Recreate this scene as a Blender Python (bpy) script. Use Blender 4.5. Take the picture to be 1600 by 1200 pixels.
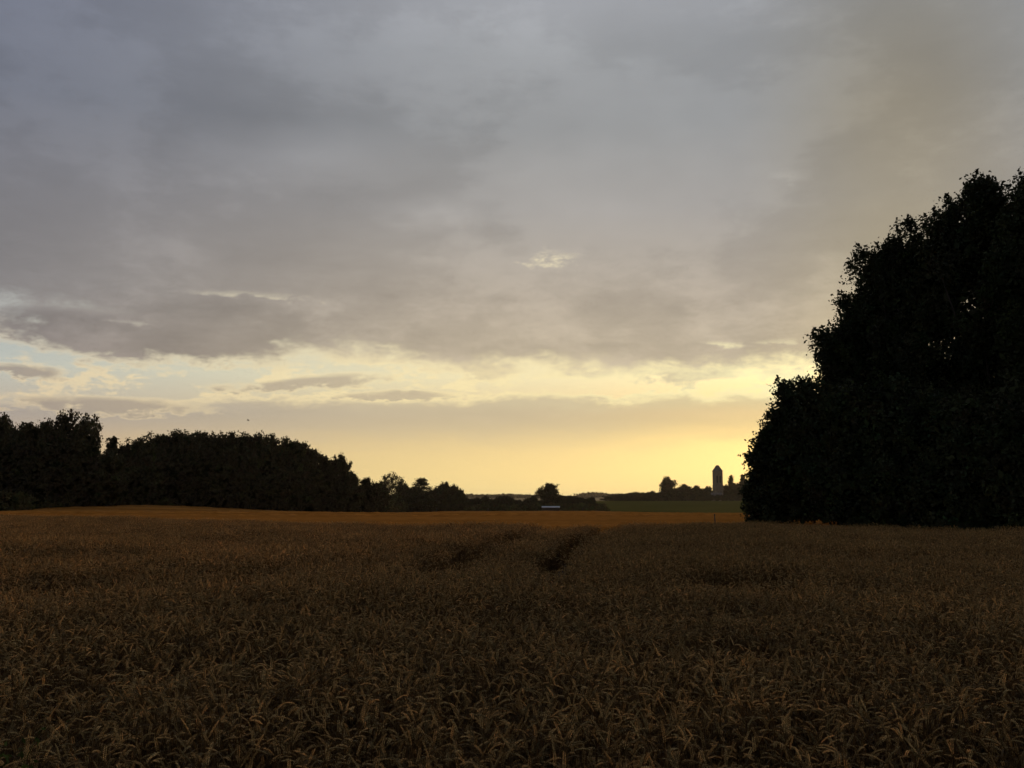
import bpy, math, random
import numpy as np
from mathutils import Vector, Matrix
rad = math.radians
for o in list(bpy.data.objects): bpy.data.objects.remove(o)
SC = bpy.context.scene
COL = SC.collection

# ------------------------------------------------------------------ camera
EYE = 1.62
FOCAL = 1570.0                      # focal length in pixels of a 1600 wide frame
PITCH = math.atan(178 / FOCAL)
cam_data = bpy.data.cameras.new('camera')
cam_data.sensor_fit = 'HORIZONTAL'
cam_data.angle_x = 2 * math.atan(800 / FOCAL)
cam_data.clip_start = 0.05
cam_data.clip_end = 20000
cam = bpy.data.objects.new('camera', cam_data)
cam.location = (0, 0, EYE)
cam.rotation_euler = (math.pi / 2 + PITCH, 0, 0)
COL.objects.link(cam)
SC.camera = cam
CP, SP = math.cos(PITCH), math.sin(PITCH)
def ray(px, py):
    u, v = (px - 800) / FOCAL, (600 - py) / FOCAL
    return u, CP - SP * v, SP + CP * v
def at(px, py, d):
    """world point at distance d ahead (along Y) that the photograph shows at (px, py)"""
    x, y, z = ray(px, py); k = d / y
    return Vector((x * k, d, EYE + z * k))
def azel(px, py):
    x, y, z = ray(px, py)
    return math.degrees(math.atan2(x, y)), math.degrees(math.atan2(z, math.hypot(x, y)))

# ------------------------------------------------------------------ view
SC.view_settings.view_transform = 'Standard'
SC.view_settings.look = 'None'
SC.view_settings.exposure = 0.0
SC.view_settings.gamma = 1.0
SC.view_settings.use_curve_mapping = False
SC.render.engine = 'CYCLES'
SC.cycles.max_bounces = 4
SC.cycles.diffuse_bounces = 2
SC.cycles.glossy_bounces = 2
SC.cycles.transmission_bounces = 3
SC.cycles.volume_bounces = 0
SC.cycles.use_denoising = True
SC.cycles.use_adaptive_sampling = True
SC.cycles.adaptive_threshold = 0.02
SC.cycles.adaptive_min_samples = 4

def lin(r, g, b):
    f = lambda c: c / 12.92 if c <= 0.04045 else ((c + 0.055) / 1.055) ** 2.4
    return tuple(f(c / 255) for c in (r, g, b))

# ------------------------------------------------------------------ sky
SUN_AZ, SUN_EL = 22.0, 4.0
world = bpy.data.worlds.new('World'); SC.world = world
world.use_nodes = True
NT = world.node_tree; NT.nodes.clear()
def node(kind, **kw):
    n = NT.nodes.new(kind)
    for k, v in kw.items(): setattr(n, k, v)
    return n
class V:                                     # a tiny expression language over math nodes
    def __init__(s, sock): s.s = sock
    def _op(s, op, o=None, r=False):
        n = node('ShaderNodeMath', operation=op)
        a, b = (o, s) if r else (s, o)
        for i, q in enumerate((a, b)):
            if q is None: continue
            if isinstance(q, V): NT.links.new(q.s, n.inputs[i])
            else: n.inputs[i].default_value = q
        return V(n.outputs[0])
    def __add__(s, o): return s._op('ADD', o)
    def __radd__(s, o): return s._op('ADD', o)
    def __sub__(s, o): return s._op('SUBTRACT', o)
    def __rsub__(s, o): return s._op('SUBTRACT', o, True)
    def __mul__(s, o): return s._op('MULTIPLY', o)
    def __rmul__(s, o): return s._op('MULTIPLY', o)
    def __truediv__(s, o): return s._op('DIVIDE', o)
    def max(s, o): return s._op('MAXIMUM', o)
    def min(s, o): return s._op('MINIMUM', o)
    def pow(s, o): return s._op('POWER', o)
    def abs(s): return s._op('ABSOLUTE')
def smooth(x, a, b, lo=0.0, hi=1.0):
    n = node('ShaderNodeMapRange', interpolation_type='SMOOTHSTEP')
    NT.links.new(x.s, n.inputs[0])
    for i, q in enumerate((a, b, lo, hi)):
        if isinstance(q, V): NT.links.new(q.s, n.inputs[i + 1])
        else: n.inputs[i + 1].default_value = q
    return V(n.outputs[0])
def comb(x, y, z):
    n = node('ShaderNodeCombineXYZ')
    for i, q in enumerate((x, y, z)):
        if isinstance(q, V): NT.links.new(q.s, n.inputs[i])
        else: n.inputs[i].default_value = q
    return n.outputs[0]
def noise(vec, scale, detail=4, rough=0.5, dist=0.0):
    n = node('ShaderNodeTexNoise')
    NT.links.new(vec, n.inputs['Vector'])
    n.inputs['Scale'].default_value = scale; n.inputs['Detail'].default_value = detail
    n.inputs['Roughness'].default_value = rough; n.inputs['Distortion'].default_value = dist
    return V(n.outputs['Fac']) - 0.5
def ramp(x, lo, hi, stops):
    """stops: (value of x, sRGB colour)"""
    m = node('ShaderNodeMapRange'); NT.links.new(x.s, m.inputs[0])
    m.inputs[1].default_value, m.inputs[2].default_value = lo, hi
    n = node('ShaderNodeValToRGB'); NT.links.new(m.outputs[0], n.inputs[0])
    cr = n.color_ramp
    cr.interpolation = 'B_SPLINE' if len(stops) > 30 else 'LINEAR'
    while len(cr.elements) > 1: cr.elements.remove(cr.elements[-1])
    for i, (p, c) in enumerate(stops):
        e = cr.elements[0] if i == 0 else cr.elements.new((p - lo) / (hi - lo))
        e.position = (p - lo) / (hi - lo); e.color = (*lin(*c), 1)
    return n.outputs[0]
def mixc(f, a, b, mode='MIX'):
    n = node('ShaderNodeMix', data_type='RGBA', blend_type=mode)
    n.clamp_factor = True
    for i, q in ((0, f), (6, a), (7, b)):
        if isinstance(q, V): NT.links.new(q.s, n.inputs[i])
        elif isinstance(q, (float, int)): n.inputs[i].default_value = q
        elif isinstance(q, tuple): n.inputs[i].default_value = (*lin(*q), 1)
        else: NT.links.new(q, n.inputs[i])
    return n.outputs[2]
def scalec(c, v):                            # colour times scalar
    n = node('ShaderNodeVectorMath', operation='SCALE')
    NT.links.new(c, n.inputs[0])
    if isinstance(v, V): NT.links.new(v.s, n.inputs['Scale'])
    else: n.inputs['Scale'].default_value = v
    return n.outputs[0]

tc = node('ShaderNodeTexCoord')
sep = node('ShaderNodeSeparateXYZ'); NT.links.new(tc.outputs['Generated'], sep.inputs[0])
X, Y, Z = (V(o) for o in sep.outputs)
horiz = (X * X + Y * Y).pow(0.5).max(1e-4)
EL = Z._op('ARCTAN2', horiz) * (180 / math.pi)
AZ = X._op('ARCTAN2', Y) * (180 / math.pi)
sx, sy = math.sin(rad(SUN_AZ)), math.cos(rad(SUN_AZ))
AW = ((X * sx + Y * sy) / horiz).min(1.0).max(-1.0)._op('ARCCOSINE') * (180 / math.pi)   # degrees away from the sun's bearing

v_flat = comb(X, Y, Z * 2.5)                 # stretched: clouds seen edge-on near the horizon
v_deck = comb(X, Y, Z * 1.5)
n_big = noise(v_deck, 4.6, 5, 0.52)
n_mid = noise(v_flat, 6.5, 3, 0.55)
n_fine = noise(v_flat, 25, 5, 0.68)
n_streak = noise(comb(X, Y, Z * 6.5), 10, 4, 0.6)
AZw = AZ + n_mid * 7.0 + n_fine * 3.0         # warped bearings, so that no cloud keeps a clean outline
ELw = EL + n_streak * 0.9 + n_fine * 1.3

# horizontal blend weights: towards the sun (0..10), ahead (20), off to the side (45), behind (100+)
w_mid = smooth(AW, 5, 24)
w_side = smooth(AW, 20, 54)
w_back = smooth(AW, 55, 120)
def sky_colour(sun, mid, side, back, w_mid=w_mid):
    r = lambda st: ramp(EL, 0, 40, st)
    c = mixc(w_mid, r(sun), r(mid))
    c = mixc(w_side, c, r(side))
    return mixc(w_back, c, r(back))
E = lambda py: azel(800, py)[1]
# cloudless air, pale and brightest over the hidden sun
clear = sky_colour(
    [(0, (253, 232, 158)), (E(735), (254, 236, 160)), (E(690), (252, 230, 156)), (E(640), (240, 215, 156)), (E(590), (252, 240, 186)), (14, (225, 220, 200)), (40, (150, 165, 190))],
    [(0, (250, 227, 158)), (E(740), (246, 221, 155)), (E(690), (232, 208, 153)), (E(640), (224, 203, 160)), (E(590), (240, 228, 186)), (14, (200, 205, 200)), (40, (140, 155, 180))],
    [(0, (205, 176, 136)), (E(690), (198, 174, 146)), (E(640), (190, 180, 166)), (E(590), (190, 193, 186)), (E(520), (166, 178, 184)), (14, (160, 172, 186)), (40, (120, 138, 168))],
    [(0, (128, 126, 132)), (12, (122, 130, 146)), (40, (104, 116, 142))])
sky = node('ShaderNodeTexSky', sky_type='NISHITA')
sky.sun_disc = False
sky.sun_elevation = rad(SUN_EL); sky.sun_rotation = rad(SUN_AZ)
sky.air_density = 1.0; sky.dust_density = 2.0; sky.ozone_density = 1.0
clear = mixc(0.10, clear, scalec(sky.outputs[0], 0.12))
# the cloud deck overhead
deck_c = sky_colour(
    [(0, (212, 186, 130)), (E(560), (198, 178, 140)), (E(470), (182, 168, 140)), (E(330), (163, 154, 137)), (E(200), (148, 141, 127)), (E(80), (143, 140, 133)), (E(0), (140, 140, 138)), (40, (120, 123, 130))],
    [(0, (205, 184, 146)), (E(560), (192, 177, 153)), (E(470), (180, 168, 152)), (E(330), (160, 156, 152)), (E(200), (145, 146, 147)), (E(80), (151, 153, 156)), (E(0), (160, 162, 167)), (40, (118, 122, 132))],
    [(0, (160, 146, 134)), (E(560), (144, 136, 133)), (E(470), (138, 135, 136)), (E(330), (124, 124, 130)), (E(200), (113, 117, 129)), (E(0), (113, 118, 134)), (40, (98, 104, 122))],
    [(0, (84, 86, 96)), (E(470), (88, 92, 104)), (E(200), (86, 92, 106)), (40, (84, 90, 106))], smooth(AW, 0, 10))
bank_c = sky_colour(
    [(0, (250, 226, 146)), (E(690), (238, 210, 144)), (E(650), (222, 196, 146)), (E(615), (214, 192, 150)), (40, (190, 170, 140))],
    [(0, (228, 200, 146)), (E(690), (212, 191, 150)), (E(650), (195, 179, 151)), (E(615), (190, 176, 152)), (40, (180, 166, 150))],
    [(0, (186, 166, 144)), (E(690), (172, 158, 146)), (E(650), (158, 151, 148)), (E(615), (158, 153, 150)), (40, (140, 138, 140))],
    [(0, (104, 104, 110)), (40, (92, 96, 106))])
lit_c = sky_colour(                          # thin cloud edges that catch the sun
    [(0, (255, 240, 170)), (12, (255, 246, 200)), (20, (226, 214, 186)), (40, (170, 165, 160))],
    [(0, (250, 226, 160)), (12, (250, 235, 192)), (20, (214, 205, 188)), (40, (170, 168, 168))],
    [(0, (224, 192, 146)), (E(590), (222, 205, 172)), (E(520), (182, 180, 174)), (12, (164, 162, 160)), (40, (130, 134, 142))],
    [(0, (110, 110, 116)), (40, (100, 104, 114))])

def blob(px, py, rx, ry, tilt=0.0, warp=True):
    """soft ellipse on the sky: 1 at its heart, 0 on its rim, negative outside; sizes in degrees"""
    a, e = azel(px, py)
    da, de = ((AZw, ELw) if warp else (AZ, EL)); da, de = da - a, de - e
    if tilt: de = de - da * tilt
    da, de = da / rx, de / ry
    return 1.0 - (da * da + de * de).pow(0.5)
def union(*b):
    r = b[0]
    for q in b[1:]: r = r.max(q)
    return r
D = 57.3 / FOCAL                              # degrees per photograph pixel, near the axis

# lower edge of the deck, higher at the far left where the blue shows
edge = (E(556) + smooth(AZ, azel(330, 560)[0], azel(60, 560)[0]) * (E(508) - E(556))
        + smooth(AZ, azel(520, 560)[0], azel(760, 560)[0]) * (E(580) - E(556)))
# the long dark cloud that reaches out to the left below the deck
dark_b = union(blob(225, 524, 235 * D, 44 * D, -0.02), blob(330, 508, 175 * D, 50 * D))
deck_f = ((EL - edge) * 0.9).max(dark_b * 2.4) + n_mid * 1.5 + n_fine * 2.6 + n_streak * 0.8
scrap_f = union(blob(25, 579, 62 * D, 11 * D), blob(470, 598, 135 * D, 13 * D, 0.09), blob(745, 580, 34 * D, 13 * D), blob(-5, 510, 26 * D, 22 * D),
                blob(1060, 588, 80 * D, 18 * D), blob(170, 634, 170 * D, 15 * D, -0.02), blob(610, 617, 110 * D, 8 * D, 0.02)) * 1.5 + n_fine * 3.0 + n_streak * 0.8
bank_top = E(640) + smooth(AZ, azel(150, 640)[0], azel(420, 640)[0]) * (E(622) - E(640)) + blob(850, 622, 130 * D, 40 * D, warp=False).max(0.0) * 0.4
bank_f = (bank_top - EL) * 1.9 + n_mid * 1.0 + n_fine * 3.6 + n_streak * 0.5
bank_low = smooth(EL + n_streak * 1.6 + n_fine * 0.4, E(715), E(660))
streak_f = n_streak * 2.8 + n_fine * 4.2

col = clear
gap = smooth(EL, E(655), E(628)) * smooth(EL, 11, 8)
col = mixc(smooth(streak_f, -0.05, 0.5) * gap * 0.9, col, lit_c)
col = mixc(smooth(bank_f, -0.4, 0.15) * bank_low * smooth(EL, E(650), E(628), 0.0, 0.85), col, lit_c)
col = mixc(smooth(bank_f, -0.15, 1.0) * bank_low * 0.74, col, scalec(bank_c, 1.0 + n_streak * 0.2 + n_fine * 0.1))
col = mixc(smooth(scrap_f, -0.2, 0.4) * 0.6, col, lit_c)
col = mixc(smooth(scrap_f, 0.05, 0.9) * 0.8, col, deck_c)
col = mixc(smooth(deck_f, -0.8, 0.0) * 0.7, col, lit_c)
# broad lighter and darker folds of the deck
fold = (blob(480, 245, 240 * D, 60 * D, 0.05).max(0.0) * 0.24 + blob(840, 20, 330 * D, 130 * D).max(0.0) * 0.1 - blob(330, 170, 330 * D, 110 * D, 0.12).max(0.0) * 0.06
        + blob(690, 335, 90 * D, 36 * D).max(0.0) * 0.2 + blob(1252, 274, 36 * D, 17 * D).max(0.0) * 0.16)
low = smooth(EL, 16, 9)                       # the deck shows more detail where it is seen edge-on
tone = 0.96 + fold + n_big * 0.42 + smooth(n_big + n_fine * 0.26 + n_mid * 0.2, -0.02, 0.10) * 0.10 + n_mid * 0.16 + n_streak * (low * 0.22 + 0.06) + n_fine * (low * 0.24 + 0.08) - smooth(dark_b, -0.2, 0.5) * 0.10
col = mixc(smooth(deck_f, -0.4, 0.9), col, scalec(deck_c, tone))
# little lit rents in the deck
rent_f = union(blob(893, 398, 66 * D, 22 * D, -0.1), blob(400, 460, 170 * D, 9 * D), blob(165, 502, 90 * D, 10 * D, 0.14), blob(1180, 533, 120 * D, 8 * D)) * 1.0 + n_fine * 4.0
col = mixc(smooth(rent_f, 0.5, 1.8) * 0.7, col, lit_c)
bg = node('ShaderNodeBackground')
NT.links.new(scalec(col, 10.0), bg.inputs['Color'])
bg.inputs['Strength'].default_value = 0.1
out = node('ShaderNodeOutputWorld'); NT.links.new(bg.outputs[0], out.inputs[0])
world.cycles.sampling_method = 'MANUAL'; world.cycles.sample_map_resolution = 1024

# ------------------------------------------------------------------ sun, low and veiled
sun_data = bpy.data.lights.new('sun', 'SUN')
sun_data.energy = 1.7; sun_data.angle = rad(8); sun_data.color = (1.0, 0.66, 0.32)
sun = bpy.data.objects.new('sun', sun_data); COL.objects.link(sun)
sdir = Vector((sx * math.cos(rad(SUN_EL)), sy * math.cos(rad(SUN_EL)), math.sin(rad(SUN_EL))))
sun.rotation_euler = sdir.to_track_quat('Z', 'Y').to_euler()
sun.location = sdir * 100

# ------------------------------------------------------------------ materials
def material(name):
    m = bpy.data.materials.new(name); m.use_nodes = True
    return m, m.node_tree, m.node_tree.nodes['Principled BSDF']
def mat_noise(name, c1, c2, scale, rough=0.8, bump=0.0, bscale=None, spec=0.2, detail=5, stretch=(1, 1, 1), sheen=0.0):
    m, t, p = material(name)
    tcn = t.nodes.new('ShaderNodeTexCoord'); mp = t.nodes.new('ShaderNodeMapping')
    mp.inputs['Scale'].default_value = stretch
    t.links.new(tcn.outputs['Object'], mp.inputs[0])
    n = t.nodes.new('ShaderNodeTexNoise'); n.inputs['Scale'].default_value = scale; n.inputs['Detail'].default_value = detail
    t.links.new(mp.outputs[0], n.inputs['Vector'])
    r = t.nodes.new('ShaderNodeValToRGB'); t.links.new(n.outputs['Fac'], r.inputs[0])
    r.color_ramp.elements[0].position = 0.32; r.color_ramp.elements[1].position = 0.68
    r.color_ramp.elements[0].color = (*c1, 1); r.color_ramp.elements[1].color = (*c2, 1)
    t.links.new(r.outputs[0], p.inputs['Base Color'])
    p.inputs['Roughness'].default_value = rough; p.inputs['Specular IOR Level'].default_value = spec
    p.inputs['Sheen Weight'].default_value = sheen
    if bump:
        n2 = t.nodes.new('ShaderNodeTexNoise'); n2.inputs['Scale'].default_value = bscale or scale * 4; n2.inputs['Detail'].default_value = 4
        t.links.new(mp.outputs[0], n2.inputs['Vector'])
        b = t.nodes.new('ShaderNodeBump'); b.inputs['Strength'].default_value = 0.6; b.inputs['Distance'].default_value = bump
        t.links.new(n2.outputs['Fac'], b.inputs['Height']); t.links.new(b.outputs[0], p.inputs['Normal'])
    return m
def mat_tinted(name, base, rough=0.6, spec=0.25, vary=0.3, through=0.0):
    """base colour times the 'tint' stored per leaf or ear, with a shift for each plant"""
    m, t, p = material(name)
    a = t.nodes.new('ShaderNodeAttribute'); a.attribute_name = 'tint'
    oi = t.nodes.new('ShaderNodeObjectInfo')
    mr = t.nodes.new('ShaderNodeMapRange'); t.links.new(oi.outputs['Random'], mr.inputs[0])
    mr.inputs[3].default_value = 1 - vary; mr.inputs[4].default_value = 1 + vary
    mx = t.nodes.new('ShaderNodeMix'); mx.data_type = 'RGBA'; mx.blend_type = 'MULTIPLY'; mx.inputs[0].default_value = 1
    mx.inputs[7].default_value = (*base, 1); t.links.new(a.outputs['Color'], mx.inputs[6])
    sc = t.nodes.new('ShaderNodeVectorMath'); sc.operation = 'SCALE'
    t.links.new(mx.outputs[2], sc.inputs[0]); t.links.new(mr.outputs[0], sc.inputs['Scale'])
    t.links.new(sc.outputs[0], p.inputs['Base Color'])
    p.inputs['Roughness'].default_value = rough; p.inputs['Specular IOR Level'].default_value = spec
    if through:
        tr = t.nodes.new('ShaderNodeBsdfTranslucent'); t.links.new(sc.outputs[0], tr.inputs[0])
        ms = t.nodes.new('ShaderNodeMixShader'); ms.inputs[0].default_value = through
        t.links.new(p.outputs[0], ms.inputs[1]); t.links.new(tr.outputs[0], ms.inputs[2])
        t.links.new(ms.outputs[0], t.nodes['Material Output'].inputs[0])
    return m
M = {}
M['soil'] = mat_noise('soil', (0.035, 0.022, 0.012), (0.075, 0.048, 0.026), 3.0, 0.95, 0.03, 14)
M['far_crop'] = mat_noise('ripe_barley', (0.29, 0.113, 0.019), (0.52, 0.215, 0.044), 0.22, 0.9, 0.05, 5.0, 0.0, stretch=(0.08, 1.0, 1))
M['pasture'] = mat_noise('pasture_grass', (0.07, 0.066, 0.012), (0.12, 0.11, 0.023), 0.25, 0.95, 0.05, 3.0, 0.0, stretch=(0.3, 1, 1))
M['grassland'] = mat_noise('rough_grassland', (0.045, 0.042, 0.014), (0.09, 0.075, 0.028), 0.05, 0.95, 0.05, 2.0, 0.1)
M['bark'] = mat_noise('bark', (0.035, 0.027, 0.02), (0.085, 0.066, 0.05), 3.0, 0.9, 0.03, 12, stretch=(1, 1, 0.25))
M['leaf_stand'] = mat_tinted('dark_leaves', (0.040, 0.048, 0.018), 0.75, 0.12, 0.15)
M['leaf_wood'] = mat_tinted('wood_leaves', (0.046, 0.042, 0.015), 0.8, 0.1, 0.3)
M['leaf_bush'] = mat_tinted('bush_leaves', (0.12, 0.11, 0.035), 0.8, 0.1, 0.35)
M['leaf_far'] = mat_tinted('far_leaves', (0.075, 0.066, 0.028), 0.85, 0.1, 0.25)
M['verge'] = mat_tinted('verge_grass', (0.05, 0.042, 0.014), 0.9, 0.0, 0.2)
M['weed'] = mat_tinted('weed_leaves', (0.085, 0.105, 0.022), 0.8, 0.05, 0.1, 0.25)
M['ear'] = mat_tinted('wheat_ear', (0.56, 0.36, 0.128), 0.6, 0.12, 0.25, 0.3)
M['straw'] = mat_tinted('wheat_straw', (0.20, 0.115, 0.038), 0.65, 0.1, 0.2, 0.3)
M['stone'] = mat_noise('tower_stone', (0.25, 0.19, 0.13), (0.34, 0.265, 0.185), 0.8, 0.9, 0.02, 6)
M['slate'] = mat_noise('roof_slate', (0.13, 0.11, 0.09), (0.20, 0.17, 0.14), 1.5, 0.8, 0.02, 8)
M['opening'] = mat_noise('louvre_wood', (0.03, 0.025, 0.02), (0.06, 0.05, 0.04), 2.0, 0.9)
M['render'] = mat_noise('pale_render', (0.27, 0.23, 0.19), (0.36, 0.31, 0.26), 1.0, 0.9)
M['pale_metal'] = mat_noise('pale_sheet', (0.50, 0.51, 0.51), (0.62, 0.63, 0.62), 0.7, 0.45, spec=0.4)
M['timber'] = mat_noise('dark_timber', (0.05, 0.04, 0.03), (0.10, 0.08, 0.06), 2.0, 0.9)
M['post'] = mat_noise('weathered_post', (0.10, 0.085, 0.065), (0.2, 0.17, 0.13), 4.0, 0.9)
M['feather'] = mat_noise('dark_feather', (0.02, 0.018, 0.016), (0.05, 0.045, 0.04), 20.0, 0.7)

# ------------------------------------------------------------------ mesh helpers
def mesh_np(name, verts, faces, tint=None, mat=None, smooth_faces=False):
    """verts (n,3), faces (m,k) of one size; tint (n,3) per vertex"""
    verts = np.asarray(verts, np.float32); faces = np.asarray(faces, np.int32)
    me = bpy.data.meshes.new(name)
    m, k = faces.shape
    me.vertices.add(len(verts)); me.vertices.foreach_set('co', verts.ravel())
    me.loops.add(m * k); me.loops.foreach_set('vertex_index', faces.ravel())
    me.polygons.add(m)
    me.polygons.foreach_set('loop_start', np.arange(0, m * k, k, dtype=np.int32))
    if smooth_faces: me.polygons.foreach_set('use_smooth', np.ones(m, bool))
    me.update(calc_edges=True)
    if tint is not None:
        at_ = me.color_attributes.new('tint', 'FLOAT_COLOR', 'POINT')
        c = np.ones((len(verts), 4), np.float32); c[:, :3] = tint
        at_.data.foreach_set('color', c.ravel())
    if mat: me.materials.append(M[mat])
    return me
class MB:                                     # collects polygons of any size
    def __init__(s): s.v, s.f, s.c = [], [], []
    def add(s, verts, faces, tint=(1, 1, 1)):
        o = len(s.v); s.v += [tuple(p) for p in verts]; s.f += [tuple(i + o for i in f) for f in faces]; s.c += [tint] * len(verts)
    def box(s, x0, x1, y0, y1, z0, z1, tint=(1, 1, 1)):
        s.add([(x0, y0, z0), (x1, y0, z0), (x1, y1, z0), (x0, y1, z0), (x0, y0, z1), (x1, y0, z1), (x1, y1, z1), (x0, y1, z1)],
              [(3, 2, 1, 0), (4, 5, 6, 7), (0, 1, 5, 4), (1, 2, 6, 5), (2, 3, 7, 6), (3, 0, 4, 7)], tint)
    def tube(s, path, radii, sides=6, tint=(1, 1, 1), cap=True):
        P = [Vector(p) for p in path]; n = len(P); vs = []; up = Vector((0.31, 0.95, 0.05))
        for i in range(n):
            t = (P[min(i + 1, n - 1)] - P[max(i - 1, 0)]).normalized()
            a = t.cross(up)
            if a.length < 1e-3: a = t.cross(Vector((1, 0, 0)))
            a.normalize(); b = t.cross(a)
            for k in range(sides):
                q = 2 * math.pi * k / sides
                vs.append(P[i] + (a * math.cos(q) + b * math.sin(q)) * radii[i])
        fs = [(i * sides + k, i * sides + (k + 1) % sides, (i + 1) * sides + (k + 1) % sides, (i + 1) * sides + k) for i in range(n - 1) for k in range(sides)]
        if cap: fs += [tuple(range(sides))[::-1], tuple((n - 1) * sides + k for k in range(sides))]
        s.add(vs, fs, tint)
    def mesh(s, name, mat, smooth_faces=False):
        me = bpy.data.meshes.new(name); me.from_pydata(s.v, [], s.f)
        at_ = me.color_attributes.new('tint', 'FLOAT_COLOR', 'POINT')
        at_.data.foreach_set('color', np.array([(*c, 1) for c in s.c], np.float32).ravel())
        if smooth_faces: me.polygons.foreach_set('use_smooth', np.ones(len(me.polygons), bool))
        me.materials.append(M[mat]); me.update()
        return me
def link(name, data, parent=None):
    o = bpy.data.objects.new(name, data); COL.objects.link(o)
    if parent: o.parent = parent
    return o
def tag(o, label=None, cat=None, group=None, kind=None):
    for k, v in (('label', label), ('category', cat), ('group', group), ('kind', kind)):
        if v: o[k] = v
    return o

# ------------------------------------------------------------------ terrain
def sstep(x, a, b):
    t = np.clip((np.asarray(x, float) - a) / (b - a), 0, 1); return t * t * (3 - 2 * t)
def ground(x, y):
    x = np.asarray(x, float); y = np.asarray(y, float)
    dip = -1.9 * sstep(y, 55, 235) + 2.0 * sstep(y, 250, 500)
    left = 1.2 * np.exp(-((x + 58) / 20) ** 2 - ((y - 155) / 17) ** 2)
    roll = 0.10 * np.sin(x * 0.05 + 1.0) * np.sin(y * 0.04) * sstep(y, 45, 90)
    return dip + left + roll
def gz(x, y): return float(ground(x, y))
ss = lambda n, span, p: np.sign(np.linspace(-1, 1, n)) * np.abs(np.linspace(-1, 1, n)) ** p * span
gx = ss(141, 4500, 3.0)
gy = np.concatenate([-(np.linspace(1, 0.02, 24) ** 2.5) * 1000, (np.linspace(0, 1, 200) ** 2.6) * 5200])
GX, GY = np.meshgrid(gx, gy)
GZ = ground(GX, GY) - 0.02
nr, nc = GX.shape
idx = np.arange(nr * nc).reshape(nr, nc)
quads = np.stack([idx[:-1, :-1], idx[:-1, 1:], idx[1:, 1:], idx[1:, :-1]], -1).reshape(-1, 4)
g = link('ground', mesh_np('ground', np.stack([GX, GY, GZ], -1).reshape(-1, 3), quads, mat='grassland', smooth_faces=True))
tag(g, 'rough grassy ground under and beyond the fields', 'ground', kind='structure')

EDGE_PX = [-500, 0, 200, 400, 700, 930, 1090, 1200, 1400, 1600, 2100]
EDGE_D = [84, 54, 45, 39, 33.5, 33, 36.5, 36.5, 31, 28, 24]
def edge_d(px): return np.interp(px, EDGE_PX, EDGE_D)          # far edge of the wheat
FAR_PX = [-500, 0, 100, 400, 600, 700, 930, 1000, 1180, 1400, 2100]
FAR_D = [120, 132, 146, 165, 205, 240, 250, 200, 118, 95, 80]
def far_d(px): return np.interp(px, FAR_PX, FAR_D)             # far edge of the orange field
def px_of(x, y): return 800 + FOCAL * np.asarray(x) / np.asarray(y)

def sheet(name, px0, px1, nu, nv, near, far, lift, mat, rough=0.0, p=1.6, seed=1, skirt=0.0):
    u = np.linspace(px0, px1, nu); v = np.linspace(0, 1, nv) ** p
    d0, d1 = near(u), far(u)
    Dm = d0[None] + (d1 - d0)[None] * v[:, None]
    Xm = (u[None] - 800) / FOCAL * Dm
    r = np.random.default_rng(seed)
    Zm = ground(Xm, Dm) + lift + r.normal(0, 1, Dm.shape) * rough
    if skirt: Zm[0] -= skirt; Zm[-1] -= skirt
    ii = np.arange(nu * nv).reshape(nv, nu)
    q = np.stack([ii[:-1, :-1], ii[:-1, 1:], ii[1:, 1:], ii[1:, :-1]], -1).reshape(-1, 4)
    return link(name, mesh_np(name, np.stack([Xm, Dm, Zm], -1).reshape(-1, 3), q, mat=mat, smooth_faces=not rough))
o = sheet('barley_field', -500, 2100, 320, 170, lambda u: edge_d(u) + 0.6, far_d, 0.45, 'far_crop', 0.035, 1.8, skirt=0.3)
tag(o, 'smooth orange ripe crop field beyond the dark wheat', 'field', kind='structure')
o = sheet('pasture', 880, 1700, 120, 40, lambda u: far_d(u) + 3, lambda u: np.full_like(u, 492.0), 0.10, 'pasture', 0.0, 1.0)
tag(o, 'dull green sloping pasture below the church', 'field', kind='structure')
o = sheet('wheat_soil', -900, 2500, 60, 40, lambda u: np.full_like(u, 0.6), lambda u: edge_d(u) + 0.5, 0.015, 'soil', 0.0, 1.0)
tag(o, 'dark soil under the wheat', 'soil', kind='structure')

# ------------------------------------------------------------------ trees
def leaf_cloud(C, S, rng, elong=1.5, tint=None, up=0.0):
    """one folded-free diamond leaf per centre; C (n,3), S (n,)"""
    n = len(C)
    a = rng.normal(size=(n, 3)); a[:, 2] += up; a /= np.linalg.norm(a, axis=1)[:, None]
    b = rng.normal(size=(n, 3)); b -= a * (a * b).sum(1)[:, None]; b /= np.linalg.norm(b, axis=1)[:, None]
    a = a * (S * elong * 0.5)[:, None]; b = b * (S * 0.5)[:, None]
    v = np.stack([C - a, C + b * 0.9 - a * 0.1, C + a, C - b * 0.9 - a * 0.1], 1).reshape(-1, 3)
    f = np.arange(4 * n).reshape(n, 4)
    return v, f, None if tint is None else np.repeat(tint, 4, axis=0)
ENV = {
    'round': lambda t: np.sqrt(np.clip(1 - (2 * t - 0.9) ** 2 / 1.21, 0.02, 1)),
    'poplar': lambda t: np.clip(np.sin(np.pi * np.clip(t, 0, 1) ** 0.62), 0.05, 1) ** 0.62,
    'blunt': lambda t: np.sqrt(np.clip(1 - np.clip(t, 0, 1) ** 3.2, 0.03, 1)) * (0.62 + 0.38 * np.clip(t / 0.35, 0, 1)),
    'dome': lambda t: np.sqrt(np.clip(1 - np.clip(t, 0, 1) ** 4.0, 0.02, 1)),
    'bush': lambda t: np.sqrt(np.clip(1 - t ** 2.2, 0.03, 1)),
    'conifer': lambda t: np.clip(1 - t, 0.03, 1) ** 0.75,
}
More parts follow.
